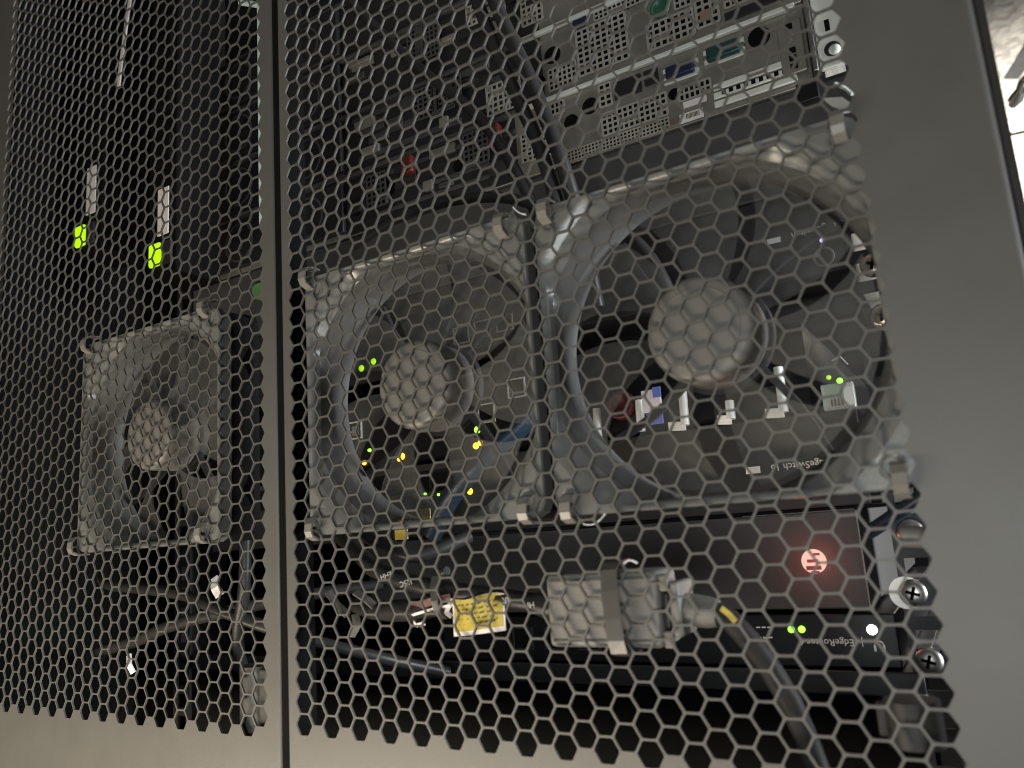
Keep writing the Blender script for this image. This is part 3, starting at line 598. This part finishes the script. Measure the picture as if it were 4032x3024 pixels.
# zinc ears of the servers on the rail
for k in range(3):
    b1 = -31.15 - 4.95 * k; b0 = b1 - 4.5
    e = thing('mounting_ear', ('pale zinc mounting ear nearest the fans, on the right rail', 'pale zinc mounting ear second from the fans, on the right rail', 'pale zinc mounting ear cut off by the top of the picture')[k], 'bracket', (25.9, b0, 13.7), 'server ears on the right rail')
    o = MB(); o.box(25.22, 26.75, b0, b1, 13.5, 13.72, 0.12); part('plate', o, M_ZINC, e)
    o = MB(); o.box(24.9, 25.15, b0, b1, 13.2, 15.5, 0.05); part('flange', o, M_CHROME, e)
    o = MB(); o.box(25.75, 26.0, b0 + 1.7, b0 + 2.35, 13.46, 13.49, 0.0); part('slot', o, M_DARK, e)
    o = MB(); o.lathe(25.95, b1 - 1.05, [(0.42, 13.49), (0.42, 13.46), (0.34, 13.44), (0.001, 13.47)], 24); part('hole', o, M_BLACK, e)
    o = MB(); o.lathe(26.05, b1 - 0.95, [(0.3, 13.45), (0.3, 13.43), (0.001, 13.43)], 20); part('rivet', o, M_ZINC, e)
cg = MB(); cg.box(23.9, 25.0, -30.75, -29.6, 13.2, 13.85, 0.08)
solo('cage_nut', cg, M_GLOSS, (24.4, -30.7, 13.5), 'black square clip on the rail below the lowest server', 'clip')
bkt = thing('rail_clip', 'bent pale clip behind the top right corner tie of the largest fan', 'clip', (26.3, -25, 6))
o = MB(); o.strip([(26.2, -25.2, 5.2), (26.6, -24.4, 4.6), (27.0, -23.9, 4.2)], 0.9, 0.12, (0.6, -0.3, 0.7)); part('blade', o, M_TIE, bkt)
o = MB(); o.strip([(26.5, -25.4, 4.4), (26.9, -24.9, 4.2), (27.1, -24.5, 4.0)], 0.14, 0.1, (0.6, -0.3, 0.7)); part('bright_edge', o, M_ZINC, bkt)

# ------------------------------------------------------------------ loose cables inside
def cable(label, path, r, mt, name='cable', cat='cable'):
    o = MB(); pts = [Vector(p) for p in path]; sm = []
    for i in range(len(pts) - 1):
        p0, p1, p2, p3 = pts[max(i - 1, 0)], pts[i], pts[i + 1], pts[min(i + 2, len(pts) - 1)]
        for k in range(6):
            t = k / 6; sm.append(0.5 * ((2 * p1) + (-p0 + p2) * t + (2 * p0 - 5 * p1 + 4 * p2 - p3) * t * t + (-p0 + 3 * p1 - 3 * p2 + p3) * t ** 3))
    sm.append(pts[-1]); o.tube(sm, r, 12)
    return solo(name, o, mt, tuple(path[0]), label, cat, 'cables inside the rack')
cable('black cable nearest the ports, crossing the servers diagonally', [(7.0, -47, 8), (8.7, -39.5, 8), (10.5, -34, 8), (11.9, -29.1, 8), (12.4, -25, 9), (12.6, -20, 10)], 0.42, M_CABLE)
cable('middle black cable of the three crossing the servers', [(5.9, -47, 7.5), (7.5, -40, 8), (9.3, -34, 8), (10.9, -29.2, 8), (11.6, -24, 9)], 0.4, M_CABLE)
cable('thin black cable curving left across the servers', [(-3, -45, 8), (1.5, -39.0, 8.5), (4.3, -35.7, 8), (7.3, -32.1, 8), (9.6, -27.5, 8), (11.0, -22, 9)], 0.33, M_CABLE)
cable('black cable arching over the top edge of the middle fan', [(-3, -27.0, 8), (2, -27.4, 7), (7, -26.6, 6), (11, -25.0, 5), (14, -22.6, 4)], 0.3, M_CABLE)
cable('blue network cable slanting across behind the middle fan', [(8.6, -16.2, 11), (7.2, -14.3, 10.4), (4.6, -12.6, 10), (1.7, -10.5, 10.5), (-0.5, -8.5, 11.5)], 0.62, M_BLUE)
cable('blue network cable at the right edge below the largest fan', [(24.1, -7.0, 13.2), (25.2, -7.6, 12.4), (27.6, -9.0, 11)], 0.34, M_BLUE)
cable('green network cable glimpsed beside the seam above the left fan', [(-6.9, -23.8, 3.8), (-8.2, -24.7, 5.6), (-12, -26, 12)], 0.55, M_GREEN)
cable('black cable with a long highlight low behind the left door', [(-31, -7.4, 9), (-24, -6.7, 5), (-18.5, -6.3, 4.2), (-14, -5.8, 4), (-11.0, -4.9, 4), (-7, -3.4, 5.4), (-3, -1.5, 9), (-1, 0, 13)], 0.36, M_CABLE)
cable('grey cable climbing low behind the left door', [(-31, -1.0, 9), (-24, -2.2, 4.6), (-19, -3.1, 4.2), (-16, -3.9, 4), (-13, -4.5, 5), (-9, -5.2, 9), (-6, -5.4, 13)], 0.38, M_GCABLE)
cable('dark cable hanging left of the seam behind the left door', [(-9.5, -14, 5), (-8.6, -9, 4), (-8.8, -6, 4), (-10.5, -2.5, 5), (-12, 2, 8), (-13, 8, 11)], 0.36, M_CABLE)
cable('dark cable looping behind the middle of the largest fan', [(13, -24, 9), (15.6, -22.6, 9), (17, -19, 9.5), (16.5, -16, 10.5)], 0.4, M_CABLE)
cable('black cable between the mains cord and the middle fan', [(-2, -8.9, 6), (2.2, -8.0, 4), (4.2, -7.4, 4), (6.0, -8.2, 6)], 0.36, M_CABLE)
for i, (a, b, c, lb) in enumerate(((2.75, -9.5, 6.0, 'tan paper flag on a cable inside the bottom of the middle fan'), (1.45, -8.55, 6.0, 'yellow paper flag peeking under the middle fan'))):
    o = MB(); o.box(a - 0.75 + 0.3 * i, a + 0.75 - 0.3 * i, b - 0.3, b + 0.3, c, c + 0.06, 0.02); solo('paper_flag', o, M_TAN if i == 0 else M_YEL, (a, b - 0.3, c), lb, 'label')
for i, (a, b, c, lb) in enumerate(((-7.55, -6.4, 1.0, 'pale tie end below the lower right corner of the left fan'), (-15.1, -2.2, 1.0, 'pale tie end near the bottom middle of the left door'))):
    o = MB(); o.strip([(a - 0.5, b - 0.5, c + 0.3), (a, b, c), (a + 0.25, b + 0.45, c + 0.1)], 0.5 - 0.2 * i, 0.1, (0.8, -0.5, 0.4)); solo('tie_end', o, M_WHITE, (a, b, c), lb, 'cable tie')

# power strips behind the left door
for k, (a, lb0, lb1, la, lbv) in enumerate(((-29.3, -40.1, -36.0, -30.4, -34.3), (-19.9, -35.4, -31.7, -20.6, -30.2))):
    t = thing('power_strip', ('upright black power strip at far left with white label and lit lime switch', 'upright black power strip left of the seam with white label and lit lime switch')[k], 'power strip', (a, -100, 7), 'power strips behind the left door')
    o = MB(); o.box(a - 1.9, a + 1.5, -100, lbv + 1.6, 6.2, 10, 0.15); part('body', o, M_DARK, t)
    o = MB(); o.box(a - 0.62, a + 0.62, lb0, lb1, 6.1, 6.19, 0.02); part('label', o, M_WHITE, t)
    o = MB(); o.box(la - 0.75, la + 0.55, lbv - 0.95, lbv + 0.85, 5.9, 6.25, 0.2); part('switch', o, M_LLIME, t)
    o = MB(); o.box(la + 0.7, la + 1.8, lbv - 0.9, lbv + 0.9, 6.0, 6.25, 0.1); part('switch_surround', o, M_FACE, t)
    for j in range(6):
        o = MB(); yb = lb0 - 3 - j * 4.4; o.box(a - 1.1, a + 0.9, yb - 1.2, yb + 1.2, 6.0, 6.25, 0.15); s_ = part('outlet', o, M_DARK, t)
        o = MB(); o.box(a - 0.6, a - 0.4, yb - 0.3, yb + 0.3, 5.97, 5.99); o.box(a + 0.2, a + 0.4, yb - 0.3, yb + 0.3, 5.97, 5.99); part('pin_slot', o, M_DARK, s_)
o = MB(); o.strip([(-24.3, -54, 6), (-24.9, -51, 6), (-25.4, -48.2, 6), (-25.7, -46, 6)], 0.35, 0.12); solo('cable_tag', o, M_WHITE, (-24.3, -54, 6), 'thin white tag hanging near the top of the left door', 'tag')
pb = thing('support_bar', 'pale green steel bar standing behind the left door edge near the top', 'bar', (-4.3, -60, 1.4))
o = MB(); o.box(-4.42, -4.05, -60, -26.6, 1.5, 2.0, 0.05); part('upright', o, M_PALE, pb)
o = MB(); o.tube([(-6.2, -42.3, 1.8), (-4.4, -41.3, 1.8)], 0.2, 10); part('arm', o, M_PALE, pb)

# things on the carpet beyond the rack
o = MB(); o.strip([(56.0, FLOOR + 0.3, 232), (58.5, FLOOR + 0.5, 224), (61, FLOOR + 0.3, 214)], 4.2, 0.5, (0, 0.05, 1)); solo('strap', o, M_BLANK, (58, FLOOR, 224), 'grey strap end lying on the sunlit carpet', 'strap')
pgo = thing('floor_plug', 'small dark plug lying on the bright carpet', 'plug', (58, FLOOR, 246))
o = MB(); o.tube([(57.0, FLOOR + 1.0, 249), (58.2, FLOOR + 1.4, 245), (59.2, FLOOR + 1.0, 241)], [1.5, 1.7, 1.1], 10); part('body', o, M_FACE, pgo)
o = MB(); o.tube([(58.6, FLOOR + 1.4, 241), (59.0, FLOOR + 1.2, 236), (60.2, FLOOR + 1.0, 234)], [0.7, 0.6, 0.8], 8); part('pin', o, M_FACE, pgo)
o = MB(); o.tube([(52, FLOOR + 0.5, 272), (58, FLOOR + 0.5, 275), (66, FLOOR + 0.5, 276)], 0.55, 8); solo('thin_lead', o, M_GCABLE, (58, FLOOR, 275), 'thin cord crossing the overexposed carpet', 'cord')
